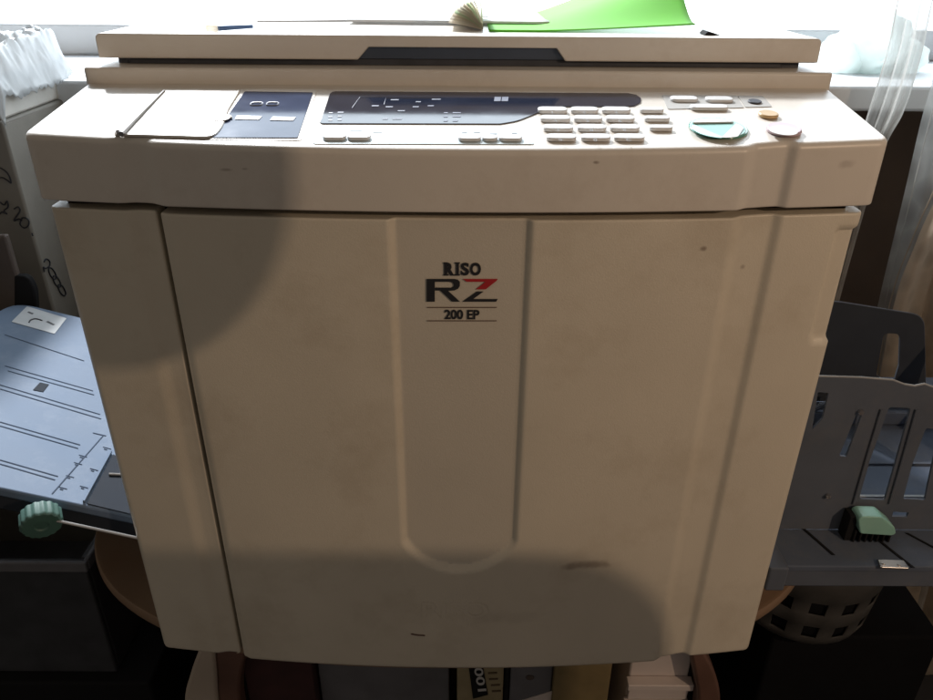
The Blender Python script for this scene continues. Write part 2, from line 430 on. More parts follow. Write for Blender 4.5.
PN = Vector((0, -.148, 1)).normalized(); PC = .0589 * PN.z
def pp(px, py, h=0): return at(px, py, PN, PC + h)
PY = Vector((0, 1, .148)).normalized()
def plate(name, pix, h, m, parent=cover, r=0, bev=0, base=.0, rn=5):
    bm = bmesh.new(); pts = [pp(x, y, base) for x, y in pix]
    if r: pts = rounded(pts, r, rn)
    prism(bm, pts, PN * (h)); return done(name, bm, m, parent, bevel=bev)
def pill(name, x0, x1, y, depth, h, m, parent=cover, base=.0004, ry=None, bev=.0008):
    a, b = pp(x0, y), pp(x1, y); c = (a + b) / 2; hw = (b.x - a.x) / 2; hd = depth / 2
    cr = min(hw, hd) if ry is None else ry
    q = [c + XA * (sx * hw) + PY * (sy * hd) + PN * base for sx, sy in ((-1, -1), (1, -1), (1, 1), (-1, 1))]
    bm = bmesh.new(); prism(bm, rounded(q, cr, 6), PN * h); return done(name, bm, m, parent, bevel=bev)
def disc(name, px, py, r, h, m, parent=cover, base=.0, bev=.001, n=40, rim=None):
    c = pp(px, py, base); bm = bmesh.new()
    prism(bm, [c + XA * (r * math.cos(a)) + PY * (r * math.sin(a)) for a in [2 * math.pi * i / n for i in range(n)]], PN * h)
    return done(name, bm, m, parent, bevel=bev)

# sliding cover, rail, lcd
plate('lcd_bezel', [(242, 89.5), (317, 90.5), (301, 141), (208, 140)], .0006, m_cover, r=.003)
plate('lcd_screen', [(245, 92), (313, 93), (297.5, 138.3), (212, 138)], .0006, m_lcd, base=.0007, r=.002)
lcd = cover
def ring(name, cx, cy, w_, d_, m, t=.0009):
    c = pp(cx, cy, .0014); bm = bmesh.new(); n = 16
    pts = [c + XA * (w_ * math.copysign(abs(math.cos(a)) ** .6, math.cos(a))) + PY * (d_ * math.copysign(abs(math.sin(a)) ** .6, math.sin(a))) for a in [2 * math.pi * i / n for i in range(n)]]
    tube(bm, pts + [pts[0]], t, 5); return bm
bm = ring('', 256.5, 104.2, .0052, .0042, None)
b2 = ring('', 272.5, 104.2, .0052, .0042, None); me_ = bpy.data.meshes.new('x'); b2.to_mesh(me_); bm.from_mesh(me_); b2.free()
done('lcd_digits', bm, m_lcdmark, cover)
plate('lcd_marking', [(237, 116), (262, 116.5), (259, 120), (235, 119.6)], .0004, m_lcdmark, base=.0014)
plate('lcd_marking', [(273, 117), (296, 117.5), (293, 121), (270, 120.5)], .0004, m_lcdmark, base=.0014)
plate('sliding_cover', [(163, 92), (240.5, 92.5), (229, 111), (223, 129), (214, 139.5), (122, 137)], .0022, m_cover, r=[.002, .003, .003, .02, .01, .003], bev=.0008, base=.0002)
bm = bmesh.new(); c = pp(221, 118, .0024)
tube(bm, [c + XA * (.0085 * math.cos(a)) + PY * (.0085 * math.sin(a)) for a in [math.pi * (0.05 + 1.0 * i / 14) for i in range(15)]], .0007, 6)
prism(bm, [c + XA * (.0078 * math.cos(a)) + PY * (.0078 * math.sin(a)) for a in [2 * math.pi * i / 24 for i in range(24)]], PN * .0006)
done('cover_finger_tab', bm, m_cover, cover)
bm = bmesh.new(); a, b = pp(121, 134, .004), pp(164, 91, .003)
tube(bm, [a, a * .7 + b * .3 + PN * .0004, b], .0022, 8, .0012)
tube(bm, [pp(117, 134.5, .001), pp(118, 132, .0045), pp(120, 131.5, .004)], .0024, 8, .0016); tube(bm, [pp(123, 137, .001), pp(122, 133, .004)], .0014, 6)
done('slide_rail', bm, m_steel, cover)

# navy display with wave-shaped right half
def PX(seq): return [(x, y) for x, y in seq]
wave = smooth_curve([(565, 107.0, 0), (552, 109, 0), (540, 112.5, 0), (528, 117.3, 0), (516, 121.6, 0), (500, 124.4, 0)], 4)
outl = [(320, 123), (321.5, 120)] + [(330, 94.5), (332.5, 92.6), (336, 92)] + [(480, 93), (628, 94)] + [(636, 95.5), (641, 99), (640.5, 103), (634, 106.3), (625, 107)] + [(p.x, p.y) for p in wave] + [(322, 124)]
plate('display_panel', outl, .0007, m_disp, base=.0003)
for (x, y, l) in ((329, 113, 4), (338, 112.5, 6), (328.5, 117, 4), (338, 116.5, 4), (328.5, 120.5, 4), (338, 120, 4), (444, 113, 4), (453, 113, 8), (444, 116.8, 4), (453, 116.6, 8), (444, 121, 4), (453, 121, 5), (372, 106, 7), (386, 107, 7), (413, 107, 6), (398, 111, 7), (383, 119, 5), (393, 119, 9), (428, 106, 6), (391, 100, 8), (432, 99.5, 9), (416, 102, 5)):
    bm = bmesh.new(); prism(bm, [pp(x, y - .45, .0011), pp(x + l, y - .45, .0011), pp(x + l - .5, y + .45, .0011), pp(x - .5, y + .45, .0011)], PN * .0002)
    done('display_marking', bm, m_mark, cover, smooth=False)
for x0, x1 in ((494, 500.5), (501.5, 508)): plate('counter_window', [(x0 + .6, 97.2), (x1 + .6, 97.2), (x1, 101.5), (x0, 101.5)], .0003, m_mark, base=.0011)
bm = bmesh.new()
for pr in ([(352, 108), (360, 97), (384, 97)], [(384, 104.5), (386, 98), (440, 98)]): tube(bm, [pp(x, y, .0012) for x, y in pr], .0003, 4)
done('display_outline', bm, m_mark, cover)

# pale key plate with two groups of keys
plate('key_plate', [(321, 127), (528, 128), (534, 144.6), (312, 144.2)], .0005, m_plate, r=[.006, .008, .002, .004], base=.0002)
for x0, x1 in ((323, 346.5), (347.5, 371)): pill('function_key', x0, x1, 139.6, .0105, .0028, m_key, base=.0007)
for x0, x1 in ((458, 481), (482, 497.5), (498.5, 522)): pill('function_key', x0, x1, 140.5, .0105, .0028, m_key, base=.0007)
for (x, y, l) in ((329, 132, 4), (350, 130.5, 12), (373, 132.5, 9), (462, 132.8, 5), (474, 132.6, 6), (490, 134, 7), (512, 133.5, 5), (334, 135, 6)):
    bm = bmesh.new(); prism(bm, [pp(x, y - .4, .0007), pp(x + l, y - .4, .0007), pp(x + l, y + .4, .0007), pp(x, y + .4, .0007)], PN * .0002)
    done('key_caption', bm, m_markdark, cover, smooth=False)

# number pad
rows_ = [(112.5, ((537.5, 567), (570.5, 598), (601.5, 630), (639.5, 663))), (121, ((540, 570), (573.5, 602), (605.5, 634), (644, 669))),
         (130.3, ((543, 573), (577, 606), (609.5, 639), (649, 672))), (140, ((546, 576), (580.5, 610), (613.5, 644)))]
KD = .0115
digits = ['1', '2', '3', '', '4', '5', '6', '', '7', '8', '9', '', '*', '0', 'C']; di = 0
for ri, (y, ks) in enumerate(rows_):
    for ci, (x0, x1) in enumerate(ks):
        pill('number_key' if ci < 3 else 'side_key', x0, x1, y, KD if ci < 3 else .009, .0032, m_key)
        if ci < 3:
            c = (pp(x0, y, .0038) + pp(x1, y, .0038)) / 2
            text_mesh('key_numeral', digits[ri * 4 + ci], 1, m_markdark, cover, c, XA, PY, height=.0045, thick=.0001)
# right cluster
plate('key_surround', [(662, 95.5), (736, 96), (744, 108), (668, 109.5)], .0004, m_plate_g := mat('grey_key_surround', (.42, .41, .39), .5, .02), r=.002, base=.0002)
plate('indicator_surround', [(737.5, 96), (763, 96.5), (772, 107), (745.5, 107.6)], .0004, m_plate_g, r=.002, base=.0002)
pill('mode_key', 670, 697, 101, .012, .0028, m_key); pill('mode_key', 705, 732, 101.5, .012, .0028, m_key); pill('mode_key', 690, 727, 109.5, .011, .003, m_key)
disc('indicator_lamp', 754.5, 102.3, .0062, .0015, m_gasket, base=.0006)
disc('start_button_collar', 718, 129.2, .0243, .002, m_green, base=.0002)
disc('start_button', 718, 128.8, .0222, .0012, mat('pale_green_button', (.17, .38, .33), .3, .04), base=.0022)
g = pp(718, 128.8, .0035)
bm = bmesh.new(); n = 20   # green half of the start button face
prism(bm, [g + XA * (.0215 * math.cos(a)) + PY * (.0215 * math.sin(a)) for a in [math.radians(150 + 120 * i / n) for i in range(n + 1)]], PN * .0003)
done('start_symbol', bm, m_green, cover, smooth=False)
bm = bmesh.new(); prism(bm, [g + XA * (.0215 * math.cos(a)) + PY * (.0215 * math.sin(a)) + PN * .0001 for a in [math.radians(38 + 112 * i / n) for i in range(n + 1)]], PN * .0012)
done('start_button_upper_key', bm, m_key, cover, bevel=.0004)
bm = bmesh.new(); prism(bm, [g + PN * .0004 + XA * (.0214 * math.cos(a)) + PY * (.0214 * math.sin(a)) for a in [math.radians(q_) for q_ in (262, 272, 282, 292, 302, 2, 12, 22, 32)]], PN * .0003)
done('start_button_stripe', bm, m_key, cover, smooth=False)
disc('stop_button', 768, 116.3, .0085, .003, m_orange, base=.0004, bev=.0012)
disc('reset_button', 783.5, 131.7, .0142, .0035, m_pink, base=.0004, bev=.0014)
disc('reset_button_face', 783.5, 131, .0112, .0006, m_key, base=.004, bev=.0003)

# scanner base and lid
def slabz(bm, x0, x1, y0, y1, z0, z1, r): prism(bm, rounded([(x0, y0, z0), (x1, y0, z0), (x1, y1, z0), (x0, y1, z0)], r, 6), (0, 0, z1 - z0))
bm = bmesh.new(); slabz(bm, -.3575, .3575, .1285, .625, .062, .0925, .009); scan = done('scanner_base', bm, m_cover, DUP, bevel=.0025, seg=3)
bm = bmesh.new(); slabz(bm, -.335, .335, .160, .60, .0925, .0995, .004); done('lid_pad', bm, m_gasket, scan)
YL = .149
zt_, zb_ = .1205, .0985
nl, nr = aty(358, 66, YL).x, aty(565, 66, YL).x
def lidout(y, notch):
    o = [(-.3475, y, zb_)]
    if notch: o += [(nl, y, zb_), (nl + .011, y, zb_ + .0115), (nr - .009, y, zb_ + .0115), (nr, y, zb_)]
    o += [(.3475, y, zb_), (.3475, y, zt_), (-.3475, y, zt_)]
    return o
bm = bmesh.new()
o_ = lidout(YL, True); rr = [.0015, 0, 0, 0, 0, .0015, .006, .006]
prism(bm, rounded(o_, rr, 5), (0, .022, 0))
prism(bm, rounded(lidout(YL + .0221, False), [.0015, .0015, .006, .006], 5), (0, .45, 0))
lid = done('scanner_lid', bm, m_cover, DUP, bevel=.0012, seg=2)
bm = bmesh.new(); prism(bm, [(nl + .0005, YL + .006, zb_ + .0005), (nl + .0113, YL + .006, zb_ + .0113), (nr - .0093, YL + .006, zb_ + .0113), (nr - .0005, YL + .006, zb_ + .0005)], (0, .0155, 0))
done('lid_handle', bm, m_dark, lid, smooth=False)
bm = bmesh.new(); slabz(bm, -.325, .318, YL + .008, .605, zb_ - .0055, zb_ - .0002, .006); done('platen_cushion', bm, m_gasket, lid)

# ------------------------------------------------------------------ feed tray (left), rising outwards
T = .28; FN = Vector((T, 0, 1)).normalized(); P0 = Vector((-.365, .03, -.367)); FC = FN.dot(P0)
def ft(px, py, h=0): return at(px, py, FN, FC + h)
FX = Vector((1, 0, -T)).normalized()
def fp(x, y, h=0): return Vector((x, y, P0.z - T * (x - P0.x))) + FN * h
bm = bmesh.new()
prism(bm, rounded([fp(-.352, .03), fp(-.352, .415), fp(-.672, .415), fp(-.72, .03)], [0, 0, .03, .02], 6), -FN * .012)
feed = done('feed_tray', bm, m_feed, DUP, bevel=.0025)
bm = bmesh.new(); prism(bm, rounded([fp(-.352, .034, -.0125), fp(-.352, .405, -.0125), fp(-.66, .405, -.0125), fp(-.70, .034, -.0125)], [0, 0, .03, .02], 6), -FN * .022)
done('tray_underside', bm, m_feedside, feed, bevel=.002)
def fline(p, q, wd=.0012):
    a, b = ft(*p), ft(*q); d = (b - a).normalized(); s = FN.cross(d) * wd
    return [a - s, b - s, b + s, a + s]
for p, q in (((5, 335), (84, 361)), ((5, 366), (93, 391)), ((8, 371), (94, 395)), ((0, 385), (100, 414.5)), ((0, 389), (101, 419)),
             ((0, 422), (80, 445)), ((0, 426), (78, 448.5)), ((0, 460), (58, 476.5)), ((0, 464), (55, 480)), ((103, 436), (52, 494)), ((93, 433), (106, 436))):
    bm = bmesh.new(); prism(bm, [v + FN * .0003 for v in fline(p, q, .0006)], FN * .0003); done('tray_groove', bm, m_feedline, feed, smooth=False)
bm = bmesh.new(); prism(bm, [ft(x, y, .0003) for x, y in ((40, 382.5), (49, 384.5), (43, 392), (33, 390))], FN * .0004); done('sensor_window', bm, m_feedside, feed, smooth=False)
bm = bmesh.new(); prism(bm, rounded([ft(x, y, .0003) for x, y in ((27, 306.5), (66.5, 318.5), (54.5, 334), (11.5, 322))], .002), FN * .0005); stk = done('label_sticker', bm, m_sticker, feed, smooth=False)
for p, q in (((28, 312.5), (33, 314.5)), ((47, 322), (54, 325.5))):
    bm = bmesh.new(); prism(bm, [v + FN * .001 for v in fline(p, q, .0018)], FN * .0002); done('sticker_arrow', bm, m_ink, stk, smooth=False)
bm = bmesh.new(); tube(bm, smooth_curve([ft(x, y, .0012) for x, y in ((29, 322.5), (30.5, 320.2), (35, 318.8), (39.5, 319.6), (42, 320.6))], 4), .0011, 5); done('sticker_symbol', bm, m_ink, stk)
for (x, y) in ((79, 455), (74, 462.5), (66, 475.5), (59, 487), (103, 447), (90, 468.5), (80, 486)):
    bm = bmesh.new(); prism(bm, [v + FN * .0003 for v in fline((x, y), (x + 8, y + 2.2), .0004)], FN * .0003); prism(bm, [v + FN * .0003 for v in fline((x + 1, y + 2), (x + 4, y + 2.9), .0007)], FN * .0003)
    done('ruler_mark', bm, m_feedline, feed, smooth=False)
# side guide rail near the machine
bm = bmesh.new(); prism(bm, [ft(110, 453, .0004), ft(112, 453, .0004), ft(84.5, 503.5, .0004), ft(82.5, 503, .0004)], FN * .004); done('guide_rail', bm, m_feed, feed, bevel=.0005)
bm = bmesh.new(); a = [ft(113, 455, .0004), ft(128, 462, .0004), ft(133, 515, .0004), ft(87, 504, .0004)]; prism(bm, a, FN * .0012); done('guide_plate', bm, m_feedside, feed, smooth=False)
bm = bmesh.new(); tube(bm, [ft(109, 474, .003), ft(122, 474.5, .003)], .0016, 8); done('guide_pin', bm, m_steel, feed)
# rod and knob
ka, kb = aty(56, 520.5, .004), aty(140, 538.5, .004)
bm = bmesh.new(); tube(bm, [ka, kb], .0016, 8); done('knob_rod', bm, m_steel, DUP)
ax = Vector((.45, -.86, -.25)).normalized(); up = ax.orthogonal().normalized(); sd = ax.cross(up); kc = aty(41, 520, .004)
bm = bmesh.new(); n = 64; prof = [(-.010, .012), (-.010, .0195), (-.0085, .0208), (.006, .0212), (.009, .019), (.0092, .0075), (.0075, .006), (.0075, .0005)]
rg = []
for h, r in prof:
    rg.append([bm.verts.new(kc + ax * h + (up * math.cos(a) + sd * math.sin(a)) * (r * (1 - (.055 if (k_ // 2) % 2 and r > .0185 else 0)))) for k_, a in [(i, 2 * math.pi * i / n) for i in range(n)]])
for a, b in zip(rg, rg[1:]):
    for i in range(n): bm.faces.new((a[i], a[(i + 1) % n], b[(i + 1) % n], b[i]))
bm.faces.new(rg[0]); bm.faces.new(rg[-1]); done('feed_knob', bm, m_knob, DUP)

# ------------------------------------------------------------------ receiving tray (right)
ZR = -.418
bm = bmesh.new(); slabz(bm, .350, .80, .010, .44, ZR - .008, ZR, .006)
recv = done('receiving_tray', bm, m_recvbase, DUP, bevel=.0015)
bm = bmesh.new(); box(bm, .372, .80, .013, .035, ZR - .034, ZR - .0085); box(bm, .350, .3715, .002, .05, ZR - .03, ZR + .004); done('tray_front_rail', bm, m_recv, recv, bevel=.002)
def rz(px, py, h=.0006): return atz(px, py, ZR + h)
for p, q in (((800, 527), (832, 555)), ((868, 533), (912, 568)), ((905, 533), (933, 548))):
    a, b = rz(*p), rz(*q); s = Vector((.0035, 0, 0)); bm = bmesh.new(); prism(bm, [a, b, b + s, a + s], (0, 0, .0006))
    done('tray_slot', bm, m_blackp, recv, smooth=False)
for yy in (.13, .20, .30, .37):
    bm = bmesh.new(); box(bm, .36, .79, yy, yy + .004, ZR, ZR + .003); done('tray_rib', bm, m_recvedge if yy in (.13,) else m_recv, recv, smooth=False)
bm = bmesh.new(); prism(bm, rounded([rz(877, 561, .001), rz(903, 562, .001), rz(909, 570, .001), rz(880, 569, .001)], .002), (0, 0, .003)); lt = done('latch_plate', bm, m_steel, recv, bevel=.0006)
for (x, y) in ((883, 563.5), (899, 564.5)):
    bm = bmesh.new(); c = rz(x, y, .004); prism(bm, [c + Vector((.0022 * math.cos(a), .0022 * math.sin(a), 0)) for a in [i * math.pi / 5 for i in range(10)]], (0, 0, .0012)); done('screw', bm, m_steel, lt)

def plate_with_slots(name, y, outline, slots, th, m, parent):
    """upright plate at depth y cut with slots, triangulated as one sheet and given thickness"""
    bm = bmesh.new(); edges = []
    for loop in [outline] + slots:
        vs = [bm.verts.new(p) for p in loop]
        for i in range(len(vs)): edges.append(bm.edges.new((vs[i], vs[(i + 1) % len(vs)])))
    bmesh.ops.triangle_fill(bm, use_beauty=True, use_dissolve=False, edges=edges)
    r = bmesh.ops.extrude_face_region(bm, geom=bm.faces[:]); vs = [g_ for g_ in r['geom'] if isinstance(g_, bmesh.types.BMVert)]
    bmesh.ops.translate(bm, vec=(0, th, 0), verts=vs)
    return done(name, bm, m, parent, smooth=False)
YG = .07
G = lambda x, y: aty(x, y, YG)
def slot(pix, r=.003): return rounded([G(*p) for p in pix], r, 4)
gz = ZR + .002
topz = aty(880, 380, YG).z
out = [(.368, YG, gz), (.665, YG, gz), (.665, YG, topz - .010)] + [tuple(G(x, y)) for x, y in ((933, 388), (925, 385), (915, 387), (905, 385.5), (893, 381), (860, 378.5))] + [(.368, YG, aty(822, 377, YG).z)]
slots_ = [slot([(858.5, 409), (864, 409.5), (846.5, 457), (839, 456)]), slot([(889, 407), (911, 408), (898, 455), (885, 500), (859, 499), (870, 460)], .004), slot([(926, 428), (940, 430), (925, 500), (903, 499), (913, 462)], .003), slot([(893, 511.5), (909, 512.5), (907, 517), (892, 516.5)], .001),
          slot([(818, 392), (829, 393), (823, 418), (812, 430)], .002)]
near = plate_with_slots('side_guide', YG, out, slots_, .003, m_recv, recv)
bm = bmesh.new(); tube(bm, [Vector(p) + Vector((0, .0015, .0006)) for p in [out[2]] + out[3:]], .0013, 6); done('guide_edge', bm, m_recvedge, near)
bm = bmesh.new()
for pts in ([(881, 409), (867, 455), (853, 503)], [(916, 409), (903, 455), (889, 503)]): tube(bm, [G(*p) + Vector((0, -.0012, 0)) for p in pts], .0016, 6)
done('guide_ridge', bm, m_recv, near)
for (x, y) in ((860, 411), (827, 495)):
    c = G(x, y) + Vector((0, -.001, 0)); bm = bmesh.new(); tube(bm, [c, c + Vector((0, -.003, 0))], .0028, 12); done('rivet', bm, m_steel, near)
for (x0, z0_, x1, z1_) in ((.49, .012, .60, .075),):
    bm = bmesh.new(); tube(bm, [(x0, .30, ZR + z0_), (x1, .30, ZR + z1_)], .004, 8); done('support_strut', bm, m_recv, recv)
bm = bmesh.new(); box(bm, .36, .70, .296, .304, ZR + .002, ZR + .022); done('cross_rail', bm, m_recvbase, recv, bevel=.001)
bm = bmesh.new(); box(bm, .385, .415, .16, .19, ZR + .0005, ZR + .10); done('stop_block', bm, m_recvbase, recv, bevel=.003)
# second guide at the far side, taller slot
YH = .36
H = lambda x, y: aty(x, y, YH)
b0 = ZR + .002; pr = H(926, 325)
out2 = [(.50, YH, b0), (pr.x + .004, YH, b0)] + [tuple(v) for v in rounded([H(926, 400), H(924, 316), H(842, 303)], [0, .02, 0], 6)] + [(.50, YH, H(842, 303).z + .004)]
sl2 = [rounded([H(876, 375), H(884, 333), H(900, 334), H(899, 365), H(893, 385)] , [.004, .008, .008, .002, .003], 4)]
far = plate_with_slots('side_guide', YH, out2, sl2, .003, mat('dark_slate_plastic', (.04, .045, .055), .7, spec=.2), recv)
tubep = [Vector(p) + Vector((0, .0015, .0004)) for p in out2[2:]]
bm = bmesh.new(); tube(bm, tubep, .0012, 6); done('guide_edge', bm, m_recv, far)
# end stop further right
bm = bmesh.new(); prism(bm, rounded([(.70, .12, b0), (.70, .33, b0), (.70, .33, b0 + .12), (.70, .12, b0 + .12)], .01), (.004, 0, 0)); done('end_stop', bm, m_recv, recv)
# mint clip with dark comb foot
bm = bmesh.new(); cp = [G(x, y) + Vector((0, -.004, 0)) for x, y in ((849, 506), (853, 503), (872, 503.5), (885, 514), (886, 520), (882, 522), (851, 520))]
prism(bm, rounded(cp, .003, 3), (0, -.020, 0)); clip = done('guide_clip', bm, m_clip, near, bevel=.003, seg=3)
bm = bmesh.new(); a = G(848, 521); b = G(882, 523)
for i in range(7):
    x = a.x + (b.x - a.x) * i / 6; box(bm, x - .0012, x + .0012, YG - .021, YG - .004, ZR + .0006, a.z + .003)
box(bm, a.x - .010, a.x - .0014, YG - .018, YG - .002, ZR + .0006, a.z + .022)
done('clip_foot', bm, m_blackp, near, bevel=.0006)

# ------------------------------------------------------------------ table
tbl = empty('round_table', 'round honey-coloured wooden table carrying the beige duplicator', 'table'); tbl.location = (0, .31, ZF)
TI = Matrix.Translation(-tbl.location)
bm = bmesh.new(); n = 128
def se(c): return math.copysign(abs(c) ** (2 / 2.6), c)
rings = []
for s_, z in ((.975, -.022), (.995, -.019), (1.0, -.014), (1.0, -.006), (.995, -.001), (.985, 0)):
    rings.append([bm.verts.new((-.01 + .525 * s_ * se(math.cos(a)), .325 + .335 * s_ * se(math.sin(a)), -.5465 + z)) for a in [2 * math.pi * i / n for i in range(n)]])
for a, b in zip(rings, rings[1:]):
    for i in range(n): bm.faces.new((a[i], a[(i + 1) % n], b[(i + 1) % n], b[i]))
bm.faces.new(rings[0][::-1]); bm.faces.new(rings[-1])
tt = done('tabletop', bm, m_wood, tbl); tt.matrix_parent_inverse = TI
def leg(pix0, pix1, yy, m, thick=.03):
    L = smooth_curve([tuple(aty(x, y, yy)) for x, y in pix0], 5); Rr = smooth_curve([tuple(aty(x, y, yy)) for x, y in pix1], 5)
    bm = bmesh.new(); prism(bm, L + Rr[::-1], (0, thick, 0)); o = done('leg', bm, m, tbl, bevel=.004); o.matrix_parent_inverse = TI
LZ = [(192, 700), (186, 740), (200, 850), (240, 1000)]
leg([(199, 650), (190, 675), (184, 705), (190, 760), (205, 880), (225, 1010)], [(214, 650), (216, 675), (218, 705), (226, 760), (245, 880), (262, 1010)], .10, m_paleleg)
leg([(214.6, 650), (216.6, 675), (218.6, 705), (226.6, 760), (245.6, 880), (262.6, 1010)], [(247, 650), (241, 675), (240, 705), (250, 760), (266, 880), (282, 1010)], .105, m_leg)
leg([(690, 652), (695, 675), (698, 705), (690, 760), (672, 880), (655, 1010)], [(704, 652), (716, 675), (721, 705), (716, 760), (700, 880), (680, 1010)], .10, m_leg)
for sx in (-1, 1):
    bm = bmesh.new(); tube(bm, [(sx * .33, .52, -.575), (sx * .37, .56, -.9), (sx * .33, .53, ZF)], .02, 10); o = done('leg', bm, m_leg, tbl); o.matrix_parent_inverse = TI
bm = bmesh.new(); slabz(bm, -.30, .30, .06, .55, -1.0, -.975, .05); o = done('shelf', bm, m_leg, tbl, bevel=.004); o.matrix_parent_inverse = TI
SZ = -.9745
def upright(name, x0, x1, m, label, cat, ztop_, yy=.11, th=.1, tilt=0.0, dep=None, **kw):
    """object standing on the table's shelf, spanning photo columns x0..x1 at its front"""
    a = aty(x0, 668, yy).x; b = aty(x1, 668, yy).x
    a2, b2 = a + (aty(x0, 668, yy).x * 0), b
    bm = bmesh.new(); sh = tilt
    prism(bm, [(a, yy, SZ), (b, yy, SZ), (b + sh, yy, ztop_), (a + sh, yy, ztop_)], (0, th, 0))
    return tag(done(name, bm, m, None, bevel=.002), label, cat, **kw)
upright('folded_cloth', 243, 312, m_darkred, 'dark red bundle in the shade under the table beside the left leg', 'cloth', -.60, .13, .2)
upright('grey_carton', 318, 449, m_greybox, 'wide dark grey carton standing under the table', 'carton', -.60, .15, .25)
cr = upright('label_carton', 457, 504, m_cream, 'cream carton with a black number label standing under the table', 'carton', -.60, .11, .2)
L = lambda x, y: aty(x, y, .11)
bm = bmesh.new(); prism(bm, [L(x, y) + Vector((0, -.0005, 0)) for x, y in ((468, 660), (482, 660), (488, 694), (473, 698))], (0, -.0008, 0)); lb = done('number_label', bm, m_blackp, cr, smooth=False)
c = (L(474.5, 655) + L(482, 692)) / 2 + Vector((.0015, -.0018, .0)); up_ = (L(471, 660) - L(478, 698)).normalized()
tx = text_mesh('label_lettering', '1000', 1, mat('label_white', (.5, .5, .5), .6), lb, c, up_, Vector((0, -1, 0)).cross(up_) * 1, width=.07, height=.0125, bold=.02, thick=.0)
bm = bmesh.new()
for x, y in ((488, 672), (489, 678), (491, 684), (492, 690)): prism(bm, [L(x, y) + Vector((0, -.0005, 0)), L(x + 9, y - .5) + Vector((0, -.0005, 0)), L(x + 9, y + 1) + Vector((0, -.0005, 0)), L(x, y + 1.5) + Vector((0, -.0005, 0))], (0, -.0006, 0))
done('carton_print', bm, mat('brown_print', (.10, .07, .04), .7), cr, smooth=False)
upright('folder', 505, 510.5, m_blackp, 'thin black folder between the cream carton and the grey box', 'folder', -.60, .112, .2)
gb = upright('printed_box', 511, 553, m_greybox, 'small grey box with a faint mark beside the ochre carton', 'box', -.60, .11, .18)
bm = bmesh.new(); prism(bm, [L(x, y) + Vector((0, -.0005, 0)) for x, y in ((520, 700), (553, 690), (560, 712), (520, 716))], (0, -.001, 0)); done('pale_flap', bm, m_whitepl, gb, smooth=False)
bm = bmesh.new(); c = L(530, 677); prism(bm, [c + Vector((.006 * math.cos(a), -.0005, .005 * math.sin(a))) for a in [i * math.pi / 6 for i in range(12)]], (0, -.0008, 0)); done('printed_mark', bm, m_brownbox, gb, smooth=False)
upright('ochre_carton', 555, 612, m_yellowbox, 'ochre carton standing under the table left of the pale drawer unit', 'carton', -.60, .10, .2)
dr = empty('drawer_unit', 'pale ledged drawer unit under the table beside the right leg', 'drawer unit')
x0, x1 = aty(630, 668, .13).x, aty(690, 668, .13).x
bm = bmesh.new(); box(bm, x0, x1, .13, .36, SZ, -.60); b_ = done('housing', bm, m_whitepl, dr, bevel=.003)
for zc in (-.755, -.80, -.88):
    bm = bmesh.new(); box(bm, x0 - .004, x1 + .004, .112, .1295, zc - .006, zc + .006); prism(bm, [(x0, .1295, zc - .007), (x0, .118, zc - .012), (x0, .120, zc - .034), (x0, .1295, zc - .036)], (x1 - x0, 0, 0)); done('drawer_front', bm, m_whitepl, dr, bevel=.0015)

# ------------------------------------------------------------------ cartons and reams at the left
YC = .53
cx_ = aty(10, 150, YC).x; czt = aty(4, 122, YC).z
bm = bmesh.new(); prism(bm, [(cx_ - .42, YC, ZF + .02), (cx_, YC, ZF + .02), (cx_, YC + .24, ZF + .02), (cx_ - .42, YC + .24, ZF + .02)], (0, 0, czt - ZF - .02))
carton = tag(done('tall_carton', bm, m_carton, None, bevel=.004), 'tall grey-white carton with black marker scribbles and 2000 on its narrow side', 'carton')
CFc = lambda x, y: aty(x, y, YC - .0012)
CSd = lambda x, y: atx(x, y, cx_ + .0012)
for s_ in ([(0, 168), (5, 171), (9, 176), (11, 183), (8, 181), (3, 178), (0, 178)], [(0, 202), (4, 205), (7, 201), (8, 207), (4, 211), (7, 214), (2, 212), (0, 214)],
           [(14, 209), (18, 207), (20, 211), (16, 217), (14, 221), (19, 219), (22, 221)], [(22, 218), (20, 224), (24, 228), (28, 226), (29, 221), (26, 218), (22, 218)], [(32, 233), (33, 236)]):
    bm = bmesh.new(); tube(bm, smooth_curve([tuple(CFc(*p)) for p in s_], 4), .0011, 5); done('marker_scribble', bm, m_marker, carton)
bm = bmesh.new()
def glyph0(cx, cy, a, b):
    rot_ = math.radians(-28); pts = []
    for i in range(13):
        t = 2 * math.pi * i / 12; u, v = a * math.cos(t), b * math.sin(t); pts.append(tuple(CSd(cx + u * math.cos(rot_) - v * math.sin(rot_), cy + u * math.sin(rot_) + v * math.cos(rot_))))
    return pts
tube(bm, smooth_curve([tuple(CSd(*p)) for p in ((44, 262), (46, 259), (49.5, 261), (49.5, 266), (45.5, 268.5), (43.5, 267), (44.5, 272))], 4), .0012, 5)
for c_ in ((52.5, 273.5), (57, 281.5), (62, 290)): tube(bm, smooth_curve(glyph0(c_[0], c_[1], 2.6, 6.3), 3), .0012, 5)
done('marker_number', bm, m_marker, carton)
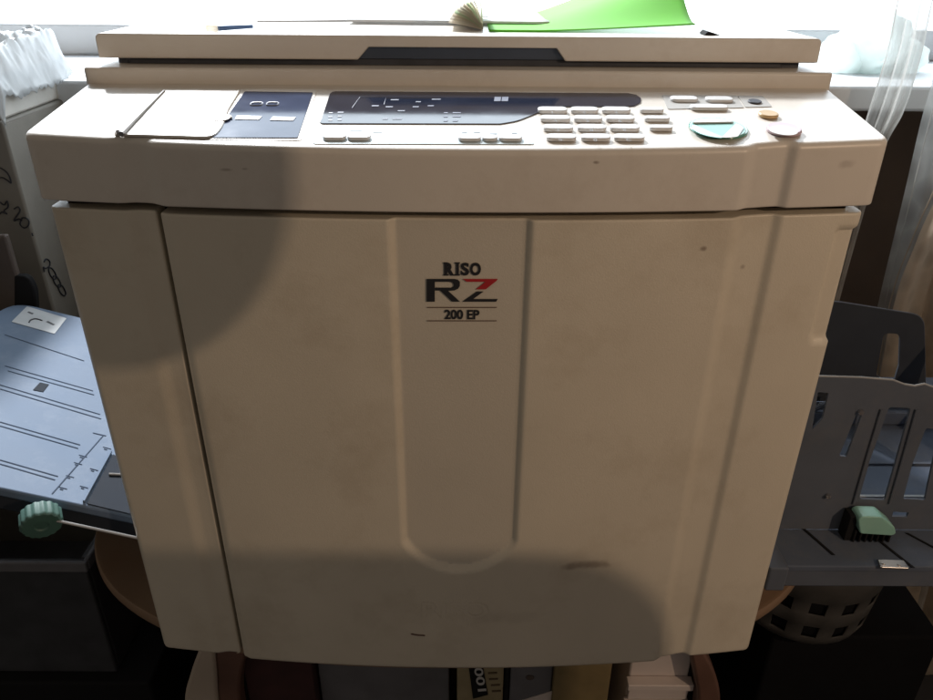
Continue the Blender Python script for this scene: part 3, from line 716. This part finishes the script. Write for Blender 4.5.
# wrapped paper reams stacked on the carton
zz = czt + .0005; HT = aty(0, 62, YC).z - czt
looks = [('reams wrapped in glossy film, lowest of the pile on the tall carton', HT * .38), ('wrapped paper ream in the middle of the pile on the tall carton', HT * .33), ('wrapped paper ream at the top of the pile under crumpled film', HT * .29)]
for i, (lb_, h) in enumerate(looks):
    dx = (0, -.012, -.03)[i]; an = (.0, .06, -.05)[i]
    bm = bmesh.new(); c = Vector((cx_ - .16 + dx, YC + .12, 0)); q = []
    for sx, sy in ((-1, -1), (1, -1), (1, 1), (-1, 1)):
        u, v = sx * .155, sy * .11; q.append((c.x + u * math.cos(an) - v * math.sin(an), c.y + u * math.sin(an) + v * math.cos(an), zz))
    prism(bm, rounded(q, .006, 3), (0, 0, h))
    rm = tag(done('paper_ream', bm, m_wrap if i != 1 else m_film, None, bevel=.004), lb_, 'paper ream')
    bm = bmesh.new(); yv = c.y - .1115 - abs(an) * .155
    x_ = cx_ + dx - .05
    bm2 = bm; e = 1 + .0; ux = Vector((math.cos(an), math.sin(an), 0)); uy = Vector((-math.sin(an), math.cos(an), 0))
    base = Vector((c.x, c.y, zz + h / 2))
    ctr = base + ux * .09 - uy * .1108
    prism(bm2, [ctr - ux * .012 - Vector((0, 0, h * .48)), ctr + ux * .012 - Vector((0, 0, h * .48)), ctr + ux * .022 + Vector((0, 0, h * .5)), ctr - ux * .002 + Vector((0, 0, h * .5))], -uy * .001)
    done('packing_tape', bm2, m_film, rm, smooth=False)
    zz += h + .0005
# crumpled clear film lying over the pile
bm = bmesh.new(); N = 70
vs = []
for i in range(N):
    row = []
    for j in range(N):
        u, v = i / (N - 1), j / (N - 1)
        x = cx_ - .30 + .325 * u; y = YC - .015 + .255 * v
        z = zz + .006 + .022 * abs(noise.noise(Vector((x * 16, y * 16, 1)))) + .014 * abs(noise.noise(Vector((x * 45, y * 45, 4)))) + .008 * abs(noise.noise(Vector((x * 110, y * 110, 9))))
        over = max(0, x - (cx_ - .015)) ; z -= over * 1.8; x -= over * .45
        ov2 = max(0, (YC + .012) - y); z -= ov2 * 1.6 + ov2 * .8 * noise.noise(Vector((x * 30, 3, 1))); y += ov2 * .35
        row.append(bm.verts.new((x, y, z)))
    vs.append(row)
for i in range(N - 1):
    for j in range(N - 1): bm.faces.new((vs[i][j], vs[i + 1][j], vs[i + 1][j + 1], vs[i][j + 1]))
fo = done('plastic_film', bm, m_film, None); so = fo.modifiers.new('t', 'SOLIDIFY'); so.thickness = .0006
tag(fo, 'crumpled clear plastic film draped over the pile of paper reams', 'plastic film')
# dark carton and black roll in front of it
Y2 = .425
x1_ = aty(11, 257, Y2).x; zt2 = aty(6, 236, Y2).z
bm = bmesh.new(); prism(bm, [(x1_ - .25, Y2, aty(0, 280, Y2).z - .4), (x1_, Y2, aty(0, 280, Y2).z - .4), (x1_, Y2 + .012, aty(0, 280, Y2).z - .4), (x1_ - .25, Y2 + .012, aty(0, 280, Y2).z - .4)], (0, 0, zt2 - aty(0, 280, Y2).z + .4))
tag(done('brown_carton', bm, m_brownbox, None, bevel=.003), 'dark brown carton at the left edge in front of the scribbled carton', 'carton')
bm = bmesh.new(); prism(bm, rounded([aty(x, y, .424) for x, y in ((14, 312), (36, 312), (35, 290), (27, 276), (14, 276))], [0, 0, .01, .012, .0], 5), (0, .012, 0))
tag(done('black_case', bm, m_blackp, None, bevel=.002), 'black round-cornered case wedged between the dark carton and the feed tray', 'case')
# low storage crate under the feed tray
crt = empty('storage_crate', 'dark grey plastic crate in the shadow below the feed tray', 'crate')
bm = bmesh.new(); box(bm, -.95, -.56, .22, .23, -.86, -.62); box(bm, -.57, -.56, .2301, .52, -.86, -.62); box(bm, -.95, -.94, .2301, .52, -.86, -.62); box(bm, -.9399, -.5701, .2301, .52, -.86, -.85)
done('wall', bm, m_crate, crt, bevel=.003)
bm = bmesh.new(); box(bm, -.957, -.553, .212, .2195, -.632, -.614); box(bm, -.5595, -.552, .2196, .52, -.632, -.614); done('rim', bm, m_greybox, crt, bevel=.002)
bm = bmesh.new(); box(bm, -1.0, -.50, .2, .55, ZF, -.8605); tag(done('floor_box', bm, m_blackp, None, bevel=.005), 'black box on the floor holding up the dark grey crate', 'box')

# ------------------------------------------------------------------ perforated basket at the right, in shadow
bk = empty('laundry_basket', 'dim grey basket with square holes below the right tray', 'basket')
bc = Vector((.575, .32, 0)); nA = 30; zs = [-.80, -.792, -.78, -.762, -.735, -.708, -.681, -.654, -.60]
bm = bmesh.new(); grid = []
for z in zs:
    t = (z - zs[0]) / (zs[-1] - zs[0]); r_ = .068 + .040 * min(1, t / .12) ** .6 + .02 * t
    grid.append([bm.verts.new((bc.x + r_ * math.cos(a), bc.y + r_ * math.sin(a), z)) for a in [2 * math.pi * i / nA for i in range(nA)]])
for k_, (a, b) in enumerate(zip(grid, grid[1:])):
    for i in range(nA):
        if k_ in (3, 5) and i % 2 == 1: continue
        bm.faces.new((a[i], a[(i + 1) % nA], b[(i + 1) % nA], b[i]))
bm.faces.new(grid[0])
o = done('basket_wall', bm, m_basket, bk); so = o.modifiers.new('t', 'SOLIDIFY'); so.thickness = .004
bm = bmesh.new(); tube(bm, [(bc.x + .129 * math.cos(a), bc.y + .129 * math.sin(a), zs[-1]) for a in [2 * math.pi * i / 40 for i in range(41)]], .006, 8); done('rim', bm, m_basket, bk)

bm = bmesh.new(); gl = []
for z in zs:
    t = (z - zs[0]) / (zs[-1] - zs[0]); r_ = .063 + .040 * min(1, t / .12) ** .6 + .02 * t
    gl.append([bm.verts.new((bc.x + r_ * math.cos(a), bc.y + r_ * math.sin(a), z + .006)) for a in [2 * math.pi * i / nA for i in range(nA)]])
for a, b in zip(gl, gl[1:]):
    for i in range(nA): bm.faces.new((a[i], a[(i + 1) % nA], b[(i + 1) % nA], b[i]))
m_pit = mat('deep_shade_black', (.012, .012, .013), .9, spec=0)  # near-black colour stands in for the shade inside the basket
done('hole_shade', bm, m_pit, bk)  # inner sheet added so the basket holes look dark
bm = bmesh.new(); box(bm, .52, .80, .25, .52, ZF, -.8045); tag(done('dark_pedestal', bm, m_pit, None, bevel=.005), 'black box standing on the floor under the small basket', 'box')

# ------------------------------------------------------------------ papers on the lid
ZL = zt_ + .0004
def sheet(name, x0, x1, y0, y1, h, m, label, cat, ang=0, curl=None, z=ZL, thick=.0006, N=24):
    bm = bmesh.new(); vs = []; cx, cy = (x0 + x1) / 2, (y0 + y1) / 2
    for i in range(N):
        row = []
        for j in range(N):
            u, v = i / (N - 1), j / (N - 1); x = x0 + (x1 - x0) * u - cx; y = y0 + (y1 - y0) * v - cy
            dz = curl(u, v) if curl else 0
            row.append(bm.verts.new((cx + x * math.cos(ang) - y * math.sin(ang), cy + x * math.sin(ang) + y * math.cos(ang), z + dz)))
        vs.append(row)
    for i in range(N - 1):
        for j in range(N - 1): bm.faces.new((vs[i][j], vs[i + 1][j], vs[i + 1][j + 1], vs[i][j + 1]))
    o = done(name, bm, m, None); s_ = o.modifiers.new('t', 'SOLIDIFY'); s_.thickness = thick; s_.offset = 1
    return tag(o, label, cat)
sheet('paper_sheet', -.24, .02, .30, .52, 0, m_paper, 'white sheet lying on the left of the closed lid', 'paper', .12, lambda u, v: .004 * u * u)
sheet('paper_stack', -.12, .10, .26, .40, 0, m_paper, 'low stack of white paper on the middle of the lid', 'paper', -.05, None, ZL + .0022, .002)
bl = sheet('green_sheet', .03, .235, .19, .40, 0, m_greenp, 'bright green sheet with its right side curling up on the lid', 'paper', .0,
      lambda u, v: .062 * max(0, (u - .25) / .75) ** 1.25 * (1 - .25 * (1 - v)) * (.15 + .85 * sstep(0, .55, v)), ZL + .0006, .0008, 30)
# fanned booklet
bkp = empty('fanned_booklet', 'small open booklet with fanned pages left of the green sheet', 'booklet')
m_pg = [mat('page_cream', (.85, .78, .70), .7), mat('page_white', (.8, .78, .74), .7), mat('page_beige', (.70, .58, .48), .7), mat('page_pale_green', (.45, .75, .45), .7)]
for q_ in m_pg: translucent(q_, (.95, .92, .85), .7)
for i in range(12):
    a = math.radians(14 + i * 6.5); L_ = .036 - .0004 * i
    base = Vector((.024, .20, ZL + .0008 + i * .0002)); bm = bmesh.new()
    pts = [base + Vector((-math.cos(a) * L_ * t * (1), 0, math.sin(a) * L_ * t * (1 - .25 * t))) for t in [j / 6 for j in range(7)]]
    pts2 = [p + Vector((0, .10, 0)) for p in pts]
    A = [bm.verts.new(p) for p in pts]; B = [bm.verts.new(p) for p in pts2]
    for j in range(6): bm.faces.new((A[j], A[j + 1], B[j + 1], B[j]))
    o = done('page', bm, m_pg[i % 4], bkp); s_ = o.modifiers.new('t', 'SOLIDIFY'); s_.thickness = .0002
p1, p2 = atz(218, 28.5, ZL + .003), atz(250, 27.5, ZL + .003)
bm = bmesh.new(); tube(bm, [p1, p2 + Vector((0, .01, 0))], .0024, 10, .0018); pen = done('barrel', bm, mat('blue_pen', (.08, .16, .35), .3), None)
pen.name = 'pen'; tag(pen, 'thin blue pen lying near the left end of the lid', 'pen')
bm = bmesh.new(); tube(bm, [p1 - Vector((.011, .001, -.0003)), p1 - Vector((.0005, 0, 0))], .0032, 10); done('pen_cap', bm, m_pg[2], pen)
bc_ = atz(694, 31.5, ZL); bm = bmesh.new(); prism(bm, [(bc_.x, .17, ZL), (bc_.x + .003, .17, ZL + .0035), (bc_.x + .016, .17, ZL)], (0, .02, 0))
bcl = tag(done('binder_clip', bm, m_blackp, None, bevel=.0006), 'small black clip on the lid beside the green sheet', 'clip')

# ------------------------------------------------------------------ bundle on the sill, curtains
def blob(bm, c, r, sq, seed, amp=.16):
    res = bmesh.ops.create_icosphere(bm, subdivisions=4, radius=1)
    for v in res['verts']:
        n_ = v.co.normalized(); f_ = 1 + amp * noise.noise(n_ * 2.2 + Vector((seed, 0, 0))) + amp * .35 * noise.noise(n_ * 7 + Vector((0, seed, 0)))
        v.co = Vector(c) + Vector((n_.x * r * sq[0], n_.y * r * sq[1], n_.z * r * sq[2])) * f_
bt = empty('plush_bundle', 'pale fluffy rounded bundle on the window sill behind the sheer curtain', 'bundle')
def bl_(name, px, py, rad, sq, seed):
    bm = bmesh.new(); c = aty(px, py, .90); blob(bm, c, rad, sq, seed); return done(name, bm, m_bundle, bt)
bl_('body', 874, 44, .062, (1, .9, 1.0), 1)
bl_('lump', 842, 56, .045, (1.1, .9, .85), 2)
bl_('lump', 905, 58, .04, (1, .9, .8), 5)
bl_('lump', 868, 64, .04, (1.5, .9, .6), 8)

def curtain(name, yd, left, right, folds, amp, m, label, ph=0, nu=70):
    bm = bmesh.new(); rows = []
    L_ = smooth_curve([tuple(aty(x, y, yd)) for x, y in left], 10); R_ = smooth_curve([tuple(aty(x, y, yd)) for x, y in right], 10)
    for a, b in zip(L_, R_):
        row = []
        for i in range(nu + 1):
            u = i / nu; p = a.lerp(b, u)
            s_ = math.sin(u * folds * 2 * math.pi + ph + .8 * noise.noise(Vector((u * 3, p.z * 2, ph)))) + .45 * math.sin(u * folds * 4.7 * math.pi + 1.3 * p.z + ph)
            p = p + Vector((amp * .25 * math.cos(u * folds * 6.28 + ph), amp * s_, 0)); row.append(bm.verts.new(p))
        rows.append(row)
    for a, b in zip(rows, rows[1:]):
        for i in range(nu): bm.faces.new((a[i], a[i + 1], b[i + 1], b[i]))
    o = done(name, bm, m, None)
    hm = bmesh.new(); tube(hm, [r[0].co.copy() if False else v for r, v in zip(L_, L_)], .0012, 5); done('hem', hm, m, o)
    return tag(o, label, 'curtain')
curtain('sheer_curtain', .665, [(950, -250), (915, -90), (898, 0), (888, 50), (869, 112), (846, 185), (815, 300)], [(1010, -250), (958, -90), (934, 0), (922, 55), (905, 110), (880, 160), (840, 300)], 3.2, .006, m_tulle,
        'sheer grey tulle curtain gathered beside the machine\'s right end')
curtain('sheer_curtain', .60, [(1010, -250), (975, -60), (950, 50), (930, 120), (914, 185), (898, 250), (884, 310), (850, 470), (800, 700)], [(1300, -250), (1240, -60), (1200, 50), (1170, 120), (1145, 185), (1120, 250), (1100, 310), (1060, 470), (980, 700)], 5, .016, m_tulle,
        'wide sheer curtain hanging in folds at the right edge of the photo', 2.0, 120)
curtain('embroidered_curtain', .57, [(1100, -250), (1030, -60), (985, 50), (958, 120), (936, 185), (912, 240), (888, 312), (860, 470), (810, 700)], [(1350, -250), (1290, -60), (1250, 50), (1220, 120), (1195, 185), (1170, 240), (1150, 312), (1110, 470), (1030, 700)], 4, .018, m_tulle2,
        'brownish embroidered net curtain in front of the dark wall', 4.0, 110)

# ------------------------------------------------------------------ added unseen blockers that shade the front of the machine
tgt = Vector((-.292, 0, .002)); s_ = .56
p = tgt + (FL - tgt) * s_
bm = bmesh.new(); r_ = .060; bmesh.ops.create_icosphere(bm, subdivisions=4, radius=r_)  # unseen blob, added to cast the rounded shade at upper left
for v in bm.verts: v.co = Vector((v.co.x * .62, v.co.y * .6, v.co.z * 1.15)) + p
tag(done('round_shade_blocker', bm, m_brownbox, None), 'rounded brown light blocker added out of view', 'light blocker')
tgt = Vector((-.05, -.02, -.368)); p = tgt + (FL - tgt) * .64
a = Vector((-.6, 0, -.368)); b = Vector((.265, 0, -.368)); a = a + (FL - a) * .64; b = b + (FL - b) * .64
bm = bmesh.new(); prism(bm, rounded([(a.x, p.y, ZF), (b.x, p.y, ZF), (b.x, p.y, p.z), (a.x, p.y, p.z)], [0, 0, .075, 0], 10), (0, -.3, 0))  # unseen slab, added to cast the shade along the lower front
tag(done('low_shade_blocker', bm, m_leg, None, bevel=.003), 'low brown light blocker added out of view', 'cabinet')
